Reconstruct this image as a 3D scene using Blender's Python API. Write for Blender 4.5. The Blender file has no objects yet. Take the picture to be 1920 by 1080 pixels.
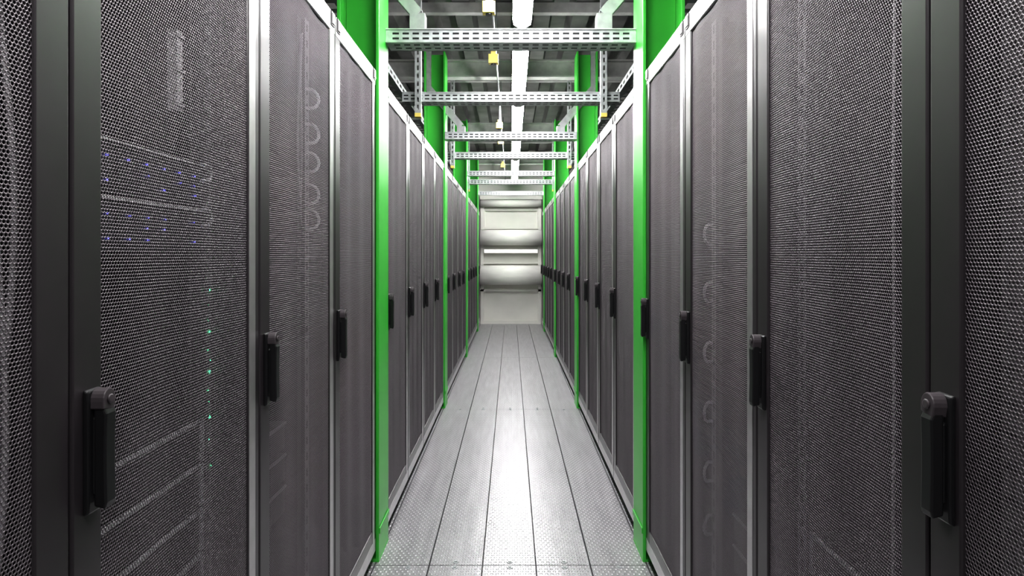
import bpy, bmesh, math, random
import numpy as np
from mathutils import Vector, Matrix
random.seed(7)
sc = bpy.context.scene
COL = sc.collection
sc.view_settings.view_transform = 'Standard'
sc.view_settings.look = 'None'
sc.view_settings.exposure = 0.12
sc.view_settings.gamma = 0.86

# ---------------------------------------------------------------- materials
def mat_new(name):
    m = bpy.data.materials.new(name); m.use_nodes = True
    nt = m.node_tree
    b = nt.nodes['Principled BSDF']
    return m, nt, b
def setp(b, **k):
    names = dict(color='Base Color', rough='Roughness', metal='Metallic', alpha='Alpha',
                 ec='Emission Color', es='Emission Strength', spec='Specular IOR Level', coat='Coat Weight')
    for a, v in k.items():
        if a in ('color', 'ec'): v = (*v, 1) if len(v) == 3 else v
        b.inputs[names[a]].default_value = v
def N(nt, t, **k):
    n = nt.nodes.new(t)
    for a, v in k.items(): setattr(n, a, v)
    return n
def M(nt, op, a, b=None, c=None):
    n = nt.nodes.new('ShaderNodeMath'); n.operation = op
    for i, v in enumerate((a, b, c)):
        if v is None: continue
        if isinstance(v, (int, float)): n.inputs[i].default_value = v
        else: nt.links.new(v, n.inputs[i])
    return n.outputs[0]
def simple(name, color, rough=.5, metal=0., noise=.08, scale=12, bump=0., stretch=(1, 1, 1), spec=.5):
    m, nt, b = mat_new(name)
    setp(b, rough=rough, metal=metal, spec=spec)
    tc = N(nt, 'ShaderNodeTexCoord'); mp = N(nt, 'ShaderNodeMapping')
    mp.inputs['Scale'].default_value = stretch
    nz = N(nt, 'ShaderNodeTexNoise'); nz.inputs['Scale'].default_value = scale; nz.inputs['Detail'].default_value = 3
    nt.links.new(tc.outputs['Object'], mp.inputs[0]); nt.links.new(mp.outputs[0], nz.inputs[0])
    cr = N(nt, 'ShaderNodeValToRGB')
    lo = [max(0, c*(1-noise*2)) for c in color]; hi = [min(1, c*(1+noise*2)) for c in color]
    cr.color_ramp.elements[0].position = .3; cr.color_ramp.elements[1].position = .7
    cr.color_ramp.elements[0].color = (*lo, 1); cr.color_ramp.elements[1].color = (*hi, 1)
    nt.links.new(nz.outputs[0], cr.inputs[0]); nt.links.new(cr.outputs[0], b.inputs['Base Color'])
    if bump:
        bp = N(nt, 'ShaderNodeBump'); bp.inputs['Strength'].default_value = bump; bp.inputs['Distance'].default_value = .01
        nt.links.new(nz.outputs[0], bp.inputs['Height']); nt.links.new(bp.outputs[0], b.inputs['Normal'])
    return m
def emis(name, color, s, nosample=False):
    m, nt, b = mat_new(name); setp(b, color=color, ec=color, es=s)
    if nosample:
        try: m.cycles.emission_sampling = 'NONE'
        except Exception: pass
    return m
def hexdist(nt, u, v, a):
    pu = M(nt, 'MULTIPLY', u, 1/a); pv = M(nt, 'MULTIPLY', v, 1/(a*math.sqrt(3)))
    outs = []
    for off in (0., .5):
        fu = M(nt, 'SUBTRACT', M(nt, 'FRACT', M(nt, 'ADD', pu, 1000+off)), .5)
        fv = M(nt, 'MULTIPLY', M(nt, 'SUBTRACT', M(nt, 'FRACT', M(nt, 'ADD', pv, 1000+off)), .5), math.sqrt(3))
        d = M(nt, 'SQRT', M(nt, 'ADD', M(nt, 'MULTIPLY', fu, fu), M(nt, 'MULTIPLY', fv, fv)))
        outs.append(d)
    return M(nt, 'MINIMUM', outs[0], outs[1])

MAT = {}
MAT['frame'] = simple('rack_frame_dark_steel', (.027, .023, .026), .30, .0, .03, 30, spec=.65)
MAT['edge'] = simple('silver_edge_strip', (.50, .485, .495), .30, .75, .03, 30)
MAT['body'] = simple('rack_body_black', (.010, .010, .011), .5, .1)
MAT['black'] = simple('black_plastic', (.008, .008, .009), .38, 0, .05)
MAT['lock'] = simple('dark_grey_lock_plastic', (.05, .042, .047), .42, 0, .05)
MAT['green'] = simple('green_paint', (.05, .46, .05), .36, 0, .03, 6)
MAT['galv'] = simple('galvanised_steel', (.48, .50, .51), .42, .55, .1, 25)
MAT['bracket'] = simple('bracket_grey_steel', (.33, .34, .34), .5, .4, .08, 20)
MAT['deck'] = simple('ceiling_deck_steel', (.13, .13, .127), .42, .5, .22, 4)
MAT['beamgrey'] = simple('ceiling_beam_grey', (.38, .38, .37), .5, .2, .08)
MAT['yellow'] = simple('yellow_plastic', (.80, .64, .16), .45, 0, .03)
MAT['white'] = simple('white_enamel', (.8, .8, .78), .45, 0, .03)
MAT['housing'] = simple('grey_lamp_housing', (.30, .30, .30), .5, 0, .03)
MAT['cream'] = simple('cream_painted_wall', (.80, .785, .745), .6, 0, .02, 3)
MAT['duct'] = simple('cream_duct', (.90, .885, .85), .6, 0, .03, 3.5, 0, (1, 4, 4), spec=.3)
MAT['darkwall'] = simple('dark_wall', (.12, .12, .12), .8, 0)
MAT['server'] = simple('server_face_dark', (.022, .022, .025), .4, .3)
MAT['chrome'] = simple('bright_steel_trim', (.85, .85, .87), .4, .0, .03)
MAT['cable'] = simple('pale_cable', (.80, .77, .80), .5, noise=.02)
MAT['cabledark'] = simple('grey_cable', (.30, .29, .30), .5)
MAT['tube'] = emis('lamp_diffuser_glow', (1., .99, .985), 88)
MAT['wallglow'] = emis('wall_lamp_glow', (1., .98, .94), .8)
MAT['blue'] = emis('blue_indicator', (.12, .11, 1.), 5, True)
MAT['gled'] = emis('green_indicator', (.08, 1., .35), 7, True)
MAT['plinth'] = simple('black_plinth', (.015, .015, .016), .6)
MAT['perf'] = simple('perforated_sheet_steel', (.104, .090, .101), .36, .35, .02, 8, spec=.9)

# embossed metal floor
m, nt, b = mat_new('embossed_floor_metal')
setp(b, metal=.5, rough=.36)
tc = N(nt, 'ShaderNodeTexCoord'); sp = N(nt, 'ShaderNodeSeparateXYZ'); nt.links.new(tc.outputs['Object'], sp.inputs[0])
hd = hexdist(nt, sp.outputs['X'], sp.outputs['Y'], .0225)
dot = M(nt, 'LESS_THAN', hd, .17)
mp = N(nt, 'ShaderNodeMapping'); mp.inputs['Scale'].default_value = (7, .7, 1)
nt.links.new(tc.outputs['Object'], mp.inputs[0])
nz = N(nt, 'ShaderNodeTexNoise'); nz.inputs['Scale'].default_value = 4; nz.inputs['Detail'].default_value = 2
nt.links.new(mp.outputs[0], nz.inputs[0])
cr = N(nt, 'ShaderNodeValToRGB')
cr.color_ramp.elements[0].position = .3; cr.color_ramp.elements[0].color = (.335, .325, .345, 1)
cr.color_ramp.elements[1].position = .75; cr.color_ramp.elements[1].color = (.44, .43, .45, 1)
nt.links.new(nz.outputs[0], cr.inputs[0])
mx = N(nt, 'ShaderNodeMixRGB'); mx.blend_type = 'MIX'
nt.links.new(M(nt, 'MULTIPLY', dot, .85), mx.inputs[0]); nt.links.new(cr.outputs[0], mx.inputs[1]); mx.inputs[2].default_value = (.85, .84, .87, 1)
nt.links.new(mx.outputs[0], b.inputs['Base Color'])
mr = N(nt, 'ShaderNodeMapRange'); mr.inputs[3].default_value = .30; mr.inputs[4].default_value = .38
nt.links.new(nz.outputs[0], mr.inputs[0]); nt.links.new(mr.outputs[0], b.inputs['Roughness'])
sm = N(nt, 'ShaderNodeMapRange'); sm.inputs[1].default_value = .12; sm.inputs[2].default_value = .30; sm.inputs[3].default_value = 1; sm.inputs[4].default_value = 0
nt.links.new(hd, sm.inputs[0])
bp = N(nt, 'ShaderNodeBump'); bp.inputs['Strength'].default_value = .8; bp.inputs['Distance'].default_value = .003
nt.links.new(sm.outputs[0], bp.inputs['Height']); nt.links.new(bp.outputs[0], b.inputs['Normal'])
MAT['floor'] = m

# ---------------------------------------------------------------- mesh helpers
def box(bm, x0, x1, y0, y1, z0, z1, mi=0):
    vs = [bm.verts.new((x, y, z)) for x in (x0, x1) for y in (y0, y1) for z in (z0, z1)]
    for f in ((0, 1, 3, 2), (4, 6, 7, 5), (0, 4, 5, 1), (2, 3, 7, 6), (0, 2, 6, 4), (1, 5, 7, 3)):
        fc = bm.faces.new([vs[i] for i in f]); fc.material_index = mi
def cyl(bm, p0, p1, r0, r1=None, seg=16, mi=0, smooth=True):
    r1 = r0 if r1 is None else r1
    p0 = Vector(p0); p1 = Vector(p1); d = (p1-p0).normalized()
    up = Vector((0, 0, 1)) if abs(d.z) < .9 else Vector((1, 0, 0))
    a = d.cross(up).normalized(); c = d.cross(a)
    A = []; B = []
    for i in range(seg):
        t = 2*math.pi*i/seg; o = a*math.cos(t)+c*math.sin(t)
        A.append(bm.verts.new(p0+o*r0)); B.append(bm.verts.new(p1+o*r1))
    for i in range(seg):
        j = (i+1) % seg
        f = bm.faces.new((A[i], B[i], B[j], A[j])); f.smooth = smooth; f.material_index = mi
    for L in (A[::-1], B):
        f = bm.faces.new(L); f.material_index = mi
def prism(bm, pts, axis, a0, a1, mi=0):
    def mk(p, a):
        if axis == 'x': return (a, p[0], p[1])
        if axis == 'y': return (p[0], a, p[1])
        return (p[0], p[1], a)
    A = [bm.verts.new(mk(p, a0)) for p in pts]; B = [bm.verts.new(mk(p, a1)) for p in pts]
    n = len(pts)
    for i in range(n):
        f = bm.faces.new((A[i], A[(i+1) % n], B[(i+1) % n], B[i])); f.material_index = mi
    for L in (A[::-1], B):
        f = bm.faces.new(L); f.material_index = mi
def tubepath(bm, pts, r, seg=8, mi=0):
    pts = [Vector(p) for p in pts]; rings = []
    for i, p in enumerate(pts):
        d = (pts[min(i+1, len(pts)-1)]-pts[max(i-1, 0)]).normalized()
        up = Vector((0, 0, 1)) if abs(d.z) < .9 else Vector((1, 0, 0))
        a = d.cross(up).normalized(); c = d.cross(a)
        rings.append([bm.verts.new(p+(a*math.cos(2*math.pi*k/seg)+c*math.sin(2*math.pi*k/seg))*r) for k in range(seg)])
    for i in range(len(rings)-1):
        for k in range(seg):
            j = (k+1) % seg
            f = bm.faces.new((rings[i][k], rings[i+1][k], rings[i+1][j], rings[i][j])); f.smooth = True; f.material_index = mi
    for L in (rings[0][::-1], rings[-1]):
        f = bm.faces.new(L); f.material_index = mi
def slotted(bm, o, U, V, ul, vl, rows, pitch, slot, mi=0):
    o = Vector(o); U = Vector(U); V = Vector(V)
    uc = [0.]; n = int(ul/pitch); off = (ul-n*pitch)/2
    for i in range(n):
        s = off+i*pitch+(pitch-slot)/2; uc += [s, s+slot]
    uc.append(ul)
    vc = [0.]
    for r in rows: vc += list(r)
    vc.append(vl)
    grid = [[bm.verts.new(o+U*u+V*v) for v in vc] for u in uc]
    for i in range(len(uc)-1):
        for j in range(len(vc)-1):
            if i % 2 == 1 and j % 2 == 1: continue
            f = bm.faces.new((grid[i][j], grid[i+1][j], grid[i+1][j+1], grid[i][j+1])); f.material_index = mi
def mesh_of(name, fn, mats):
    bm = bmesh.new(); fn(bm)
    bmesh.ops.recalc_face_normals(bm, faces=bm.faces)
    me = bpy.data.meshes.new(name); bm.to_mesh(me); bm.free()
    for k in mats: me.materials.append(MAT[k])
    return me
def obj(name, me, parent=None, loc=(0, 0, 0), rot=(0, 0, 0), bevel=0):
    o = bpy.data.objects.new(name, me); COL.objects.link(o)
    o.location = loc; o.rotation_euler = rot
    if parent: o.parent = parent
    if bevel:
        md = o.modifiers.new('bevel', 'BEVEL'); md.width = bevel; md.segments = 2; md.limit_method = 'ANGLE'
    return o
def tag(o, label, cat, group=None):
    o['label'] = label; o['category'] = cat
    if group: o['group'] = group
def clone(root, loc, rot=None, skip=None):
    r = root.copy(); COL.objects.link(r); r.location = loc
    if rot is not None: r.rotation_euler = rot
    for c in list(root.children):
        cc = c.copy(); COL.objects.link(cc); cc.parent = r
        for g in list(c.children):
            if skip is not None and g.data == skip: continue
            gg = g.copy(); COL.objects.link(gg); gg.parent = cc
    return r

W = .575
# ---------------------------------------------------------------- room
def struct(name, fn, mats):
    o = obj(name, mesh_of(name, fn, mats)); o['kind'] = 'structure'; return o
Y0, Y1 = -3.0, 11.66
def f_floor(bm):
    xs = [-.575, -.345, -.12, .105, .335, .575]
    ys = [Y0, -.05, 2.585, 5.2, 7.82, 10.44, Y1]
    for i in range(5):
        for j in range(len(ys)-1):
            g = .0025 if j < 3 else .001
            box(bm, xs[i]+.003, xs[i+1]-.003, ys[j]+g, ys[j+1]-g, -.03, 0)
    box(bm, -2.3, 2.3, Y0, Y1, -.08, -.031, 1)
    box(bm, -2.3, -.577, Y0, Y1, -.031, 0, 0)
    box(bm, .577, 2.3, Y0, Y1, -.031, 0, 0)
struct('floor', f_floor, ['floor', 'plinth'])
def f_ceil(bm):
    x = -2.3; pts = []
    while x < 2.3:
        pts += [(x, 3.2), (x+.13, 3.2), (x+.16, 3.30), (x+.28, 3.30)]; x += .31
    pts.append((x, 3.2))
    A = [bm.verts.new((p[0], Y0, p[1])) for p in pts]; B = [bm.verts.new((p[0], Y1, p[1])) for p in pts]
    for i in range(len(pts)-1): bm.faces.new((A[i], A[i+1], B[i+1], B[i]))
    box(bm, -2.3, 2.4, Y0, Y1, 3.31, 3.36)
struct('ceiling', f_ceil, ['deck'])
struct('wall_left', lambda bm: box(bm, -2.4, -2.3, Y0, Y1, -.08, 3.36), ['darkwall'])
struct('wall_right', lambda bm: box(bm, 2.4, 2.5, Y0, Y1, -.08, 3.36), ['darkwall'])
struct('wall_back', lambda bm: box(bm, -2.4, 2.5, Y0-.1, Y0, -.08, 3.36), ['darkwall'])
def f_wall(bm):
    box(bm, -2.4, 2.5, Y1+.02, Y1+.14, -.08, 3.36)
    for s in (-1, 1):
        box(bm, s*.545-.03, s*.545+.03, Y1-.07, Y1+.02, 0, 2.42)
        box(bm, s*.50-.012, s*.50+.012, Y1-.03, Y1+.02, 1.84, 2.15)
    for z, h, d in ((.0, .06, .04), (.62, .04, .07), (1.14, .03, .05), (1.43, .03, .04), (1.80, .04, .05), (2.15, .04, .04), (2.36, .08, .1)):
        box(bm, -.585, .585, Y1-d, Y1+.02, z, z+h)
struct('wall_far', f_wall, ['cream'])

def duct(z, r, d, label):
    def f(bm):
        pts = [(Y1-.075-d+d*math.cos(2*math.pi*i/40), z+r*math.sin(2*math.pi*i/40)) for i in range(40)]
        prism(bm, pts, 'x', -.572, .572)
        for fc in bm.faces:
            if len(fc.verts) == 4: fc.smooth = True
    o = obj('air_duct', mesh_of('air_duct', f, ['duct'])); tag(o, label, 'duct', 'ducts on the end wall')
duct(.935, .18, .15, 'large rounded cream duct running across the end wall')
duct(1.635, .145, .12, 'rounded cream duct mounted above the wall lamp')
duct(2.28, .065, .06, 'thin cream pipe high on the end wall')
wl = obj('wall_lamp', mesh_of('wall_lamp', lambda bm: box(bm, -.51, .51, Y1-.12, Y1-.055, 1.34, 1.42), ['white'])); tag(wl, 'slim white strip lamp across the end wall', 'lamp')
obj('diffuser', mesh_of('diffuser', lambda bm: box(bm, -.5, .5, Y1-.135, Y1-.12, 1.35, 1.41), ['wallglow']), wl)

# ---------------------------------------------------------------- rack template (front faces +X, origin at floor, front plane)
HW = .297; DT = .022
def f_body(bm):
    box(bm, -1.0, -DT-.003, -HW, -HW+.02, .05, 2.10)
    box(bm, -1.0, -DT-.003, HW-.02, HW, .05, 2.10)
    box(bm, -1.0, -.98, -HW+.02, HW-.02, .05, 2.10)
    box(bm, -.98, -DT-.003, -HW+.02, HW-.02, 2.07, 2.10)
    box(bm, -.98, -DT-.003, -HW+.02, HW-.02, .05, .08)
    for s in (-1, 1):
        y = s*(HW-.045)
        box(bm, -.12, -.10, y-.018, y+.018, .08, 2.07)
        box(bm, -.78, -.76, y-.018, y+.018, .08, 2.07)
    box(bm, -.95, -.035, -HW+.01, HW-.01, 0, .05, 1)
def f_door(bm):
    z0, z1 = .055, 2.095; st = .058; tr = .07; br = .105
    box(bm, -DT, 0, -HW, -HW+st, z0, z1)
    box(bm, -DT, 0, HW-st, HW, z0, z1)
    box(bm, -DT, 0, -HW+st, HW-st, z1-tr, z1)
    box(bm, -DT, 0, -HW+st, HW-st, z0, z0+br)
Z0, Z1, ST, TR, BR = .055, 2.095, .058, .07, .105
def perf_mesh():
    """real punched sheet: staggered holes with thickness"""
    a = .0058; row = a*math.sqrt(3)/2
    ya, yb, za, zb = -HW+.056, HW-.056, .055+.10, 2.095-.066
    nc = int((yb-ya)/a); nr = int((zb-za)/row)
    ang = np.arange(6)*math.pi/3+math.pi/6
    R = a/math.sqrt(3); r = a*.43
    k, j = np.meshgrid(np.arange(nc), np.arange(nr))
    cy = (ya+a*(k+.25+.5*(j % 2))).ravel(); cz = (za+row*(j+.5)).ravel()
    n = len(cy)
    V = np.zeros((n, 18, 3), dtype=np.float32)
    for s, rad, x in ((0, R, -.0045), (6, r, -.0047), (12, r, -.0055)):
        yy = cy[:, None]+rad*np.cos(ang)[None]; zz = cz[:, None]+rad*np.sin(ang)[None]
        V[:, s:s+6, 1] = yy
        V[:, s:s+6, 2] = zz
        V[:, s:s+6, 0] = x+.0015*np.sin(yy*34+.6*np.sin(zz*1.3))
    q = []
    for i in range(6):
        t = (i+1) % 6
        q.append((i, t, 6+t, 6+i)); q.append((6+i, 6+t, 12+t, 12+i))
    q = np.array(q, dtype=np.int32)
    F = (q[None]+(np.arange(n, dtype=np.int32)*18)[:, None, None]).reshape(-1)
    me = bpy.data.meshes.new('perforated_panel')
    me.vertices.add(n*18); me.vertices.foreach_set('co', V.reshape(-1))
    nf = n*12
    me.loops.add(nf*4); me.loops.foreach_set('vertex_index', F)
    me.polygons.add(nf); me.polygons.foreach_set('loop_start', np.arange(nf, dtype=np.int32)*4)
    try: me.polygons.foreach_set('loop_total', np.full(nf, 4, dtype=np.int32))
    except Exception: pass
    me.update(calc_edges=True)
    me.materials.append(MAT['perf'])
    return me
def f_hinge(bm):
    box(bm, -.004, .004, -.016, .016, 0, .045, 0)
    box(bm, .004, .007, -.010, .010, .006, .039, 1)
def f_handle(bm):
    prism(bm, [(0, .958), (.008, .960), (.009, .975), (.009, 1.11), (.007, 1.126), (0, 1.128)], 'y', -.016, .016)
    prism(bm, [(.012, .970), (.027, .966), (.029, .975), (.028, 1.02), (.028, 1.06), (.029, 1.095), (.025, 1.104), (.012, 1.104)], 'y', -.011, .011)
    box(bm, .008, .013, -.009, .009, .985, 1.09)
def f_lock(bm):
    pts = []
    for i in range(11):
        t = math.pi*i/10
        pts.append((.013*math.cos(t), 1.112+.017*math.sin(t)))
    pts = [(.010, 1.098)]+pts+[(-.013, 1.102)]
    prism(bm, pts, 'x', .008, .027)
    cyl(bm, (.027, 0, 1.114), (.030, 0, 1.114), .007, .006, 16)
rack = bpy.data.objects.new('server_rack', None); COL.objects.link(rack)
obj('body', mesh_of('rack_body', f_body, ['body', 'plinth']), rack)
door = obj('door', mesh_of('rack_door', f_door, ['frame']), rack, bevel=.003)
door['label'] = 'dark steel frame door with perforated sheet'
obj('perforated_panel', perf_mesh(), door)
SHEEN_V = mesh_of('side_sheen', lambda bm: box(bm, 0, .0012, HW-ST+.004, HW-.022, Z0+BR-.048, Z1-TR+.002), ['edge'])
TRIM_T = mesh_of('top_trim', lambda bm: box(bm, 0, .0012, -HW+.004, HW-.004, Z1-TR+.004, Z1-.004), ['edge'])
TRIM_B = mesh_of('bottom_trim', lambda bm: box(bm, 0, .0012, -HW+.004, HW-.004, Z0+.004, Z0+BR-.05), ['edge'])
obj('top_trim', TRIM_T, door)['label'] = 'silver top strip'
obj('bottom_trim', TRIM_B, door)['label'] = 'silver bottom strip'
h = obj('handle', mesh_of('door_handle', f_handle, ['black']), door, loc=(0, -HW+.034, 0), bevel=.003); h['label'] = 'black swing handle'
lk = obj('lock', mesh_of('door_lock', f_lock, ['lock']), door, loc=(0, -HW+.034, 0), bevel=.002)
hm = mesh_of('hinge', f_hinge, ['black', 'edge'])
obj('hinge', hm, door, loc=(0, -HW+.03, 2.045)); obj('hinge', hm, door, loc=(0, HW-.03, 2.045))

base_label = 'tall dark grey server rack with perforated mesh door'
blocks = [.2, 2.82, 5.44, 8.06]
first = True
def rack_y(side, idx):
    """centre of rack idx in the nearest block; the right row starts a little later"""
    if side == -1: return .2+.3+.6*idx
    return .8435-.3 if idx == 0 else .8435+.588*(idx-.5)
for side in (-1, 1):
    for bi, b0 in enumerate(blocks+[10.68]):
        for j in range(4 if bi < 4 else 1):
            yc = rack_y(side, j) if bi == 0 else b0+.3+.6*j
            if bi == 4: yc -= .004
            loc = (side*W, yc, 0); rot = (0, 0, 0 if side == -1 else math.pi)
            if first:
                r = rack; r.location = loc; r.rotation_euler = rot; first = False
            else:
                r = clone(rack, loc, rot)
            if bi == 0 and side == 1 and j > 0: r.scale = (1, .98, 1)
            if not (bi == 0 and (j == 0 or (side == 1 and j == 1))):  # hinge-side sheen of the glossy frame put in as silver, nearest doors skipped
                d_ = [c for c in r.children if c.name.startswith('door')][0]
                obj('side_sheen', SHEEN_V, d_)['label'] = 'silver strip standing in for sheen on the hinge side'
            lab = base_label
            if bi == 0:
                bl = 'dark grey server rack with mesh door, '
                if side == -1: lab = [bl+'loose cables inside', bl+'blue indicator lights inside', bl+'looped cables inside', bl+'beside green column'][j]
                else: lab = [bl+'black swing handle', bl+'nearly empty', bl+'cable rings inside', bl+'beside green column'][j]
            tag(r, lab, 'server rack', 'server racks lining the aisle')

# ---------------------------------------------------------------- green H columns
def f_col(bm):
    box(bm, -.014, 0, -.10, .10, 0, 3.05)
    box(bm, -.165, -.014, -.006, .006, 0, 3.05)
    box(bm, -.18, -.165, -.10, .10, 0, 3.05)
    box(bm, -.16, .0, -.095, -.006, .12, .135)
    box(bm, .0, .005, -.10, .10, .12, .145)
cme = mesh_of('green_column', f_col, ['green'])
bme = mesh_of('column_base', lambda bm: box(bm, -.178, .001, -.101, .101, 0, .008), ['green'])
for side in (-1, 1):
    for y in (2.712, 5.33, 7.95, 10.57):
        c = obj('steel_column', cme, loc=(side*.563, y, 0), rot=(0, 0, 0 if side == -1 else math.pi), bevel=.002)
        tag(c, 'bright green painted steel H column between racks', 'column', 'green steel columns')
        obj('base_plate', bme, c)

# ---------------------------------------------------------------- ceiling steelwork
def f_beam(bm):
    box(bm, -2.28, 2.38, -.05, .05, 2.90, 2.912); box(bm, -2.28, 2.38, -.05, .05, 3.045, 3.057)
    box(bm, -2.28, 2.38, -.004, .004, 2.912, 3.045)
ibm = mesh_of('ceiling_beam', f_beam, ['beamgrey'])
for y in (2.9, 5.52, 8.14, 10.76):
    o = obj('ceiling_beam', ibm, loc=(0, y, 0)); tag(o, 'pale grey steel beam spanning above the aisle', 'beam', 'ceiling cross beams')
pm = mesh_of('purlin', lambda bm: box(bm, -2.28, 2.38, -.03, .03, 3.12, 3.195), ['beamgrey'])
for y in (3.75, 4.6, 6.4, 7.25, 9.0, 9.9, 11.2):
    o = obj('ceiling_purlin', pm, loc=(0, y, 0)); tag(o, 'slim grey purlin under the metal deck', 'beam', 'ceiling purlins')
def f_tray(bm):
    slotted(bm, (-.15, 0, 0), (0, 1, 0), (1, 0, 0), 9.5, .3, [(.04, .10), (.20, .26)], .12, .07)
    slotted(bm, (-.15, 0, 0), (0, 1, 0), (0, 0, 1), 9.5, .06, [(.02, .04)], .12, .07)
    slotted(bm, (.15, 0, 0), (0, 1, 0), (0, 0, 1), 9.5, .06, [(.02, .04)], .12, .07)
    for y in (.9, 3.52, 6.14, 8.76):
        for x in (-.155, .155): cyl(bm, (x, y, -.01), (x, y, .648), .005, seg=8)
        box(bm, -.17, .17, y-.015, y+.015, -.02, -.002)
tm = mesh_of('cable_tray', f_tray, ['galv'])
for x in (-.98, .98):
    o = obj('cable_tray', tm, loc=(x, 2.02, 2.55)); tag(o, 'long slotted galvanised cable tray above the racks', 'cable tray', 'long cable trays')

def chan(hw):
    def f(bm):
        slotted(bm, (-hw, 0, 0), (1, 0, 0), (0, 0, 1), 2*hw, .055, [(.012, .021), (.034, .043)], .045, .029)
        slotted(bm, (-hw, 0, 0), (1, 0, 0), (0, 1, 0), 2*hw, .12, [(.03, .045), (.075, .09)], .045, .028)
        box(bm, -hw, hw, -.006, .012, .055, .060)
        box(bm, -hw, hw, -.006, 0, -.003, .004)
        box(bm, -hw, hw, .117, .12, 0, .055)
        box(bm, -hw, hw, .003, .004, .001, .054, 1)
        box(bm, -hw+.01, hw-.01, .005, .115, .003, .004, 1)
    return mesh_of('slotted_channel', f, ['galv', 'body'])
cl = chan(.70); cs = chan(.562)
for y, me, z in ((2.75, cs, 2.266), (3.94, cl, 2.298), (5.22, cs, 2.30), (6.24, cl, 2.298), (7.86, cs, 2.33), (8.5, cl, 2.298), (10.48, cs, 2.34)):
    o = obj('slotted_channel', me, loc=(0, y, z)); tag(o, 'galvanised slotted steel channel spanning the aisle', 'channel', 'cross channels')
def f_hang(bm):
    slotted(bm, (-.018, 0, 0), (0, 0, 1), (1, 0, 0), .98, .036, [(.012, .024)], .05, .03)
    box(bm, -.020, -.017, 0, .04, 0, .98); box(bm, .017, .020, 0, .04, 0, .98)
hgm = mesh_of('hanger_post', f_hang, ['galv'])
capm = mesh_of('yellow_cap', lambda bm: box(bm, -.021, .021, -.003, .043, -.022, .004), ['yellow'])
for y in (3.90, 6.20, 8.46):
    for s in (-1, 1):
        o = obj('hanger_post', hgm, loc=(s*.592, y-.005, 2.21)); tag(o, 'slotted steel hanger post with yellow end cap', 'hanger post', 'hanger posts')
        obj('end_cap', capm, o, bevel=.003)
def f_dia(s):
    def f(bm):
        a = Vector((s*.43, 0, 2.42)); c = Vector((s*.72, 0, 2.76))
        d = (c-a).normalized(); n = Vector((-d.z, 0, d.x))*.028
        pts = [a-n, c-n, c+n, a+n]
        prism(bm, [(p.x, p.z) for p in pts], 'y', -.004, .0)
        for q in (-1, 1):
            e = n*q; w = n.normalized()*.004*q
            prism(bm, [((a+e).x, (a+e).z), ((c+e).x, (c+e).z), ((c+e-w).x, (c+e-w).z), ((a+e-w).x, (a+e-w).z)], 'y', -.0, .04)
        box(bm, s*.43-.035, s*.43+.035, -.01, .05, 2.328, 2.42)
        box(bm, s*.72-.03, s*.72+.03, 0, .04, 2.74, 3.2)
    return f
for s in (-1, 1):
    for y in (2.82, 5.28):
        o = obj('diagonal_bracket', mesh_of('diagonal_bracket', f_dia(s), ['bracket']), loc=(0, y, 0)); tag(o, 'angled grey steel bracket above a slotted channel', 'bracket', 'ceiling brackets')

# ---------------------------------------------------------------- lamps
def f_house(bm):
    prism(bm, [(-.05, .03), (-.045, .075), (-.02, .09), (.02, .09), (.045, .075), (.05, .03)], 'y', 0, 1.25)
    for y in (.25, 1.0):
        cyl(bm, (0, y, .09), (0, y, .70), .004, seg=8)
def f_diff(bm):
    pts = [(-.048, .03), (-.052, .015), (-.046, -.015), (-.022, -.03), (.022, -.03), (.046, -.015), (.052, .015), (.048, .03)]
    prism(bm, pts, 'y', .04, 1.21)
def f_cap(bm):
    pts = [(-.050, .032), (-.053, .015), (-.047, -.016), (-.022, -.031), (.022, -.031), (.047, -.016), (.053, .015), (.050, .032)]
    A = [bm.verts.new((p[0], 0, p[1])) for p in pts]; B = [bm.verts.new((p[0]*.6, .05, p[1]*.6)) for p in pts]
    for i in range(8): bm.faces.new((A[i], A[(i+1) % 8], B[(i+1) % 8], B[i]))
    bm.faces.new(A[::-1]); bm.faces.new(B)
hM = mesh_of('lamp_housing', f_house, ['housing']); dM = mesh_of('lamp_diffuser', f_diff, ['tube']); cM = mesh_of('lamp_cap', f_cap, ['housing'])
for i in range(-2, 6):
    y = 3.43-1.25+1.5*i
    r = bpy.data.objects.new('linear_lamp', None); COL.objects.link(r); r.location = (.062, y, 2.60)
    tag(r, 'glowing linear fluorescent lamp hanging over the aisle', 'lamp', 'linear ceiling lamps')
    obj('housing', hM, r); obj('diffuser', dM, r); obj('end_cap', cM, r, loc=(0, 1.21, 0))
    obj('end_cap', cM, r, loc=(0, .04, 0), rot=(0, 0, math.pi))

def f_cond(bm):
    cyl(bm, (0, 0, 0), (0, 9.5, 0), .007, seg=10)
    for y in (.5, 2.5, 4.5, 6.5, 8.5): cyl(bm, (0, y, 0), (0, y, .48), .004, seg=6)
o = obj('power_conduit', mesh_of('power_conduit', f_cond, ['bracket']), loc=(-.105, 1.9, 2.72)); tag(o, 'thin grey power conduit running along the ceiling', 'conduit')
def f_sock(bm):
    box(bm, -.030, .030, -.022, .022, -.03, .025, 0)
    box(bm, -.016, .016, -.016, .016, .025, .05, 0)
    cyl(bm, (0, 0, -.03), (0, 0, -.038), .016, seg=16, mi=1)
    cyl(bm, (0, 0, .05), (0, 0, .205), .003, seg=8, mi=2)
skm = mesh_of('yellow_socket', f_sock, ['yellow', 'black', 'bracket'])
for y in (2.97, 3.75, 5.67, 6.47, 8.2):
    o = obj('ceiling_socket', skm, loc=(-.107, y, 2.51), bevel=.004); tag(o, 'yellow hanging power socket on a thin cord', 'socket', 'yellow hanging sockets')

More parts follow.
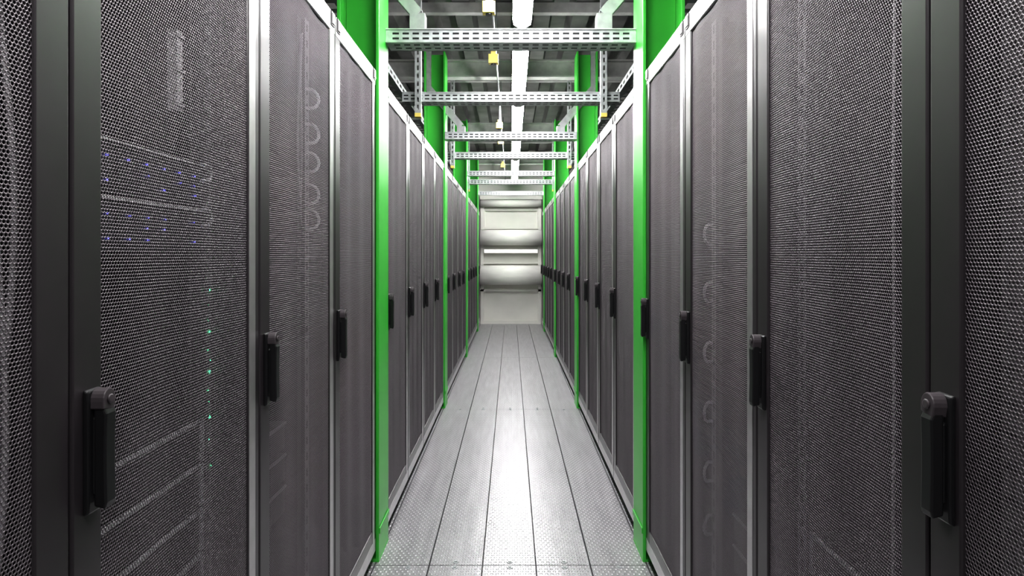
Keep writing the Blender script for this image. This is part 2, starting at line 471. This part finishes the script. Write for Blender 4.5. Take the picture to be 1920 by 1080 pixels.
bom = mesh_of('floor_bolt', lambda bm: (cyl(bm, (0, 0, 0), (0, 0, .003), .012, .011, 16), cyl(bm, (0, 0, .003), (0, 0, .007), .007, .006, 6)), ['galv'])
for y in (2.565, 5.18):
    for x in (-.43, -.235, -.005, .225, .45):
        for dy in (0, .045):
            if dy and abs(x) > .4: continue
            o = obj('floor_bolt', bom, loc=(x, y+dy, 0)); tag(o, 'small steel bolt fixing the floor planks', 'bolt', 'floor plank bolts')

# ---------------------------------------------------------------- rack contents
XS = .10
def led(bm, x, y, z, r=.0014, mi=0): box(bm, x, x+.002, y-r, y+r, z-r, z+r, mi)
def server(name, loc, rot, hgt, kind, label, group, bright=True):
    r = bpy.data.objects.new(name, None); COL.objects.link(r); r.location = loc; r.rotation_euler = rot
    tag(r, label, 'server', group)
    w = .235; es = 1 if rot[2] == 0 else -1
    def fb(bm):
        box(bm, -.62, 0, -w, w, 0, hgt)
        n = 8 if kind == 'blade' else 4
        for i in range(n):
            y0 = -w+.012+(2*w-.024)*i/n; y1 = -w+.012+(2*w-.024)*(i+1)/n-.006
            box(bm, 0, .004, y0, y1, .012, hgt-.012)
    obj('chassis', mesh_of('server_chassis', fb, ['server']), r)
    th = .0035 if kind == 'blade' else .007
    def ft(bm):
        box(bm, 0, .006, -w, w, hgt-th, hgt)
        if kind != 'blade' and bright:
            y0, y1 = sorted((es*w, es*(w-.012))); box(bm, 0, .006, y0, y1, 0, hgt-th)
    obj('bezel', mesh_of('server_bezel', ft, ['chrome' if bright else 'cabledark']), r)
    def fh(sg):
        def g(bm):
            pts = []; zc = hgt-.018
            for i in range(13):
                t = -math.pi/2+math.pi*i/12
                pts.append((.012, sg*(w+.002+.018*math.cos(t)), zc+.017*math.sin(t)))
            pts = [(.012, sg*(w-.02), zc-.017)]+pts+[(.012, sg*(w-.02), zc+.017)]
            tubepath(bm, pts, .0045)
        return g
    if kind == 'blade':
        for sg in (1, -1): obj('handle', mesh_of('server_handle', fh(sg), ['chrome']), r)
        def fl(bm):
            for i in range(8):
                y = -w+.04+(2*w-.024)*i/8
                for q in range(3):
                    if random.random() < .6: led(bm, .005, y+random.uniform(-.004, .004), hgt*(.22+.23*q))
        obj('indicator_lights', mesh_of('indicator_lights', fl, ['blue']), r)
    return r
def rackpos(side, idx, x=XS, dy=0, z=0):
    return (side*(W+x), rack_y(side, idx)+dy, z)
RL = (0, 0, 0); RR = (0, 0, math.pi)
for z in (1.415, 1.318):
    server('blade_server', rackpos(-1, 1, z=z), RL, .09, 'blade', 'dark server with blue lights and pale loop handle', 'servers inside a rack')
for z in (.865, .768, .671, .574, .477):
    server('storage_server', rackpos(-1, 1, z=z), RL, .09, 'plain', 'dark storage server with bright steel edge', 'servers inside a rack')
server('storage_server', rackpos(1, 1, z=.60), RR, .09, 'plain', 'dark storage server low in a mostly empty rack', 'servers inside a rack')
for side, idx, zs in ((-1, 2, (.5, .6, .7)), (1, 2, (.3, .4)), (1, 0, (.6, .7, 1.3, 1.4)), (-1, 0, (.7, .8))):
    for z in zs:
        server('storage_server', rackpos(side, idx, x=.14, z=z), RL if side == -1 else RR, .085, 'plain', 'dark storage server behind a mesh door', 'servers inside a rack', False)

def manager(side, idx, dy, zs, label, ringmat='cable', rail='cabledark'):
    r = bpy.data.objects.new('cable_manager', None); COL.objects.link(r)
    r.location = rackpos(side, idx, x=.068, dy=dy, z=0); r.rotation_euler = RL if side == -1 else RR
    tag(r, label, 'cable manager', 'cable managers')
    obj('rail', mesh_of('manager_rail', lambda bm: slotted(bm, (0, -.02, .1), (0, 0, 1), (0, 1, 0), 1.95, .04, [(.014, .026)], .05, .025), [rail]), r)
    def fr(bm):
        pts = [(.0, -.012, -.030)]
        for i in range(11):
            t = -math.pi/2+math.pi*i/10
            pts.append((.012+.022*math.cos(t), -.012+.024*math.cos(t), .030*math.sin(t)))
        pts.append((.0, -.012, .030))
        tubepath(bm, pts, .005)
    rm = mesh_of('cable_ring', fr, [ringmat])
    for z in zs: obj('ring', rm, r, loc=(0, 0, z))
manager(-1, 2, .23, (1.80, 1.69, 1.60, 1.50, 1.42), 'vertical cable manager with pale loops behind mesh')
manager(1, 2, .215, (1.375, 1.19, 1.0, .81, .62, .45), 'vertical cable manager with pale D rings')
manager(1, 1, .215, (), 'plain vertical rail inside a rack', rail='cabledark')
def f_streak(bm):  # added pale strip, stands in for a bright vertical reflection on the door
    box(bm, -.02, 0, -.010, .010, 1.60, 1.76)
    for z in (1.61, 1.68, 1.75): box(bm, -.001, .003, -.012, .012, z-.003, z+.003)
o = obj('reflection_strip', mesh_of('reflection_strip', f_streak, ['cable']), loc=rackpos(-1, 1, x=.09, dy=.13), rot=RL)
tag(o, 'short pale vertical strip added for a bright reflection', 'reflection strip')
def f_ps(bm):
    box(bm, -.03, 0, -.018, .018, .2, 1.95)
    for i in range(40): box(bm, 0, .003, -.011, .011, .24+i*.042, .262+i*.042)
def pstrip(side, idx, dy, x=.075, lit=True):
    o = obj('power_strip', mesh_of('power_strip', f_ps, ['cabledark']), loc=rackpos(side, idx, x=x, dy=dy), rot=RL if side == -1 else RR)
    tag(o, 'tall vertical power strip with green indicator lights' if lit else 'tall grey vertical power strip behind mesh', 'power strip', 'rack power strips')
    if lit:
        def fl(bm):
            for z in (1.232, 1.14, 1.05, .95): led(bm, .004, 0, z, .0026)
            for z in (1.20, 1.165, 1.10, 1.075, 1.01, .985, .90, .84): led(bm, .004, random.uniform(-.008, .008), z, .0010)
        obj('indicator_lights', mesh_of('strip_lights', fl, ['gled']), o)
pstrip(-1, 1, .262, .10)
pstrip(1, 0, .25, .075, False)
def cables(side, idx, dy, label, n=4, mat='cable', z0=.3, z1=2.0, x=.09, amp=1, r=.003):
    def f(bm):
        for k in range(n):
            ph = random.random()*6; a = random.uniform(.006, .014)*amp; oy = (k-n/2)*.010
            pts = []
            for i in range(40):
                z = z0+(z1-z0)*i/39
                pts.append((a*math.sin(z*9+ph), oy+a*math.cos(z*7+ph*2), z))
            tubepath(bm, pts, r, 6)
    o = obj('cable_bundle', mesh_of('cable_bundle', f, [mat]), loc=rackpos(side, idx, x=x, dy=dy), rot=RL if side == -1 else RR)
    tag(o, label, 'cables', 'cable bundles')
cables(-1, 0, .245, 'loose bundle of pale cables behind mesh', 4, 'cable', .3, 2.0, .05, .8, .004)
cables(-1, 2, .21, 'hanging grey cables inside a rack', 2, 'cabledark', 1.4, 2.0, .08, .4)
cables(1, 1, -.08, 'thin pale cable hanging straight inside a rack', 1, 'cable', .7, 2.0, .09, .2)

# ---------------------------------------------------------------- world and camera
w = bpy.data.worlds.new('World'); sc.world = w; w.use_nodes = True
w.node_tree.nodes['Background'].inputs[0].default_value = (.6, .6, .62, 1)
w.node_tree.nodes['Background'].inputs[1].default_value = .15
cam = bpy.data.cameras.new('camera'); co = bpy.data.objects.new('camera', cam); COL.objects.link(co)
co.location = (0, 0, 1.31); co.rotation_euler = (math.pi/2, 0, 0)
cam.sensor_width = 36; cam.lens = 1148/1920*36
cam.shift_x = 2/1920; cam.shift_y = -62/1920; cam.clip_start = .05
sc.camera = co
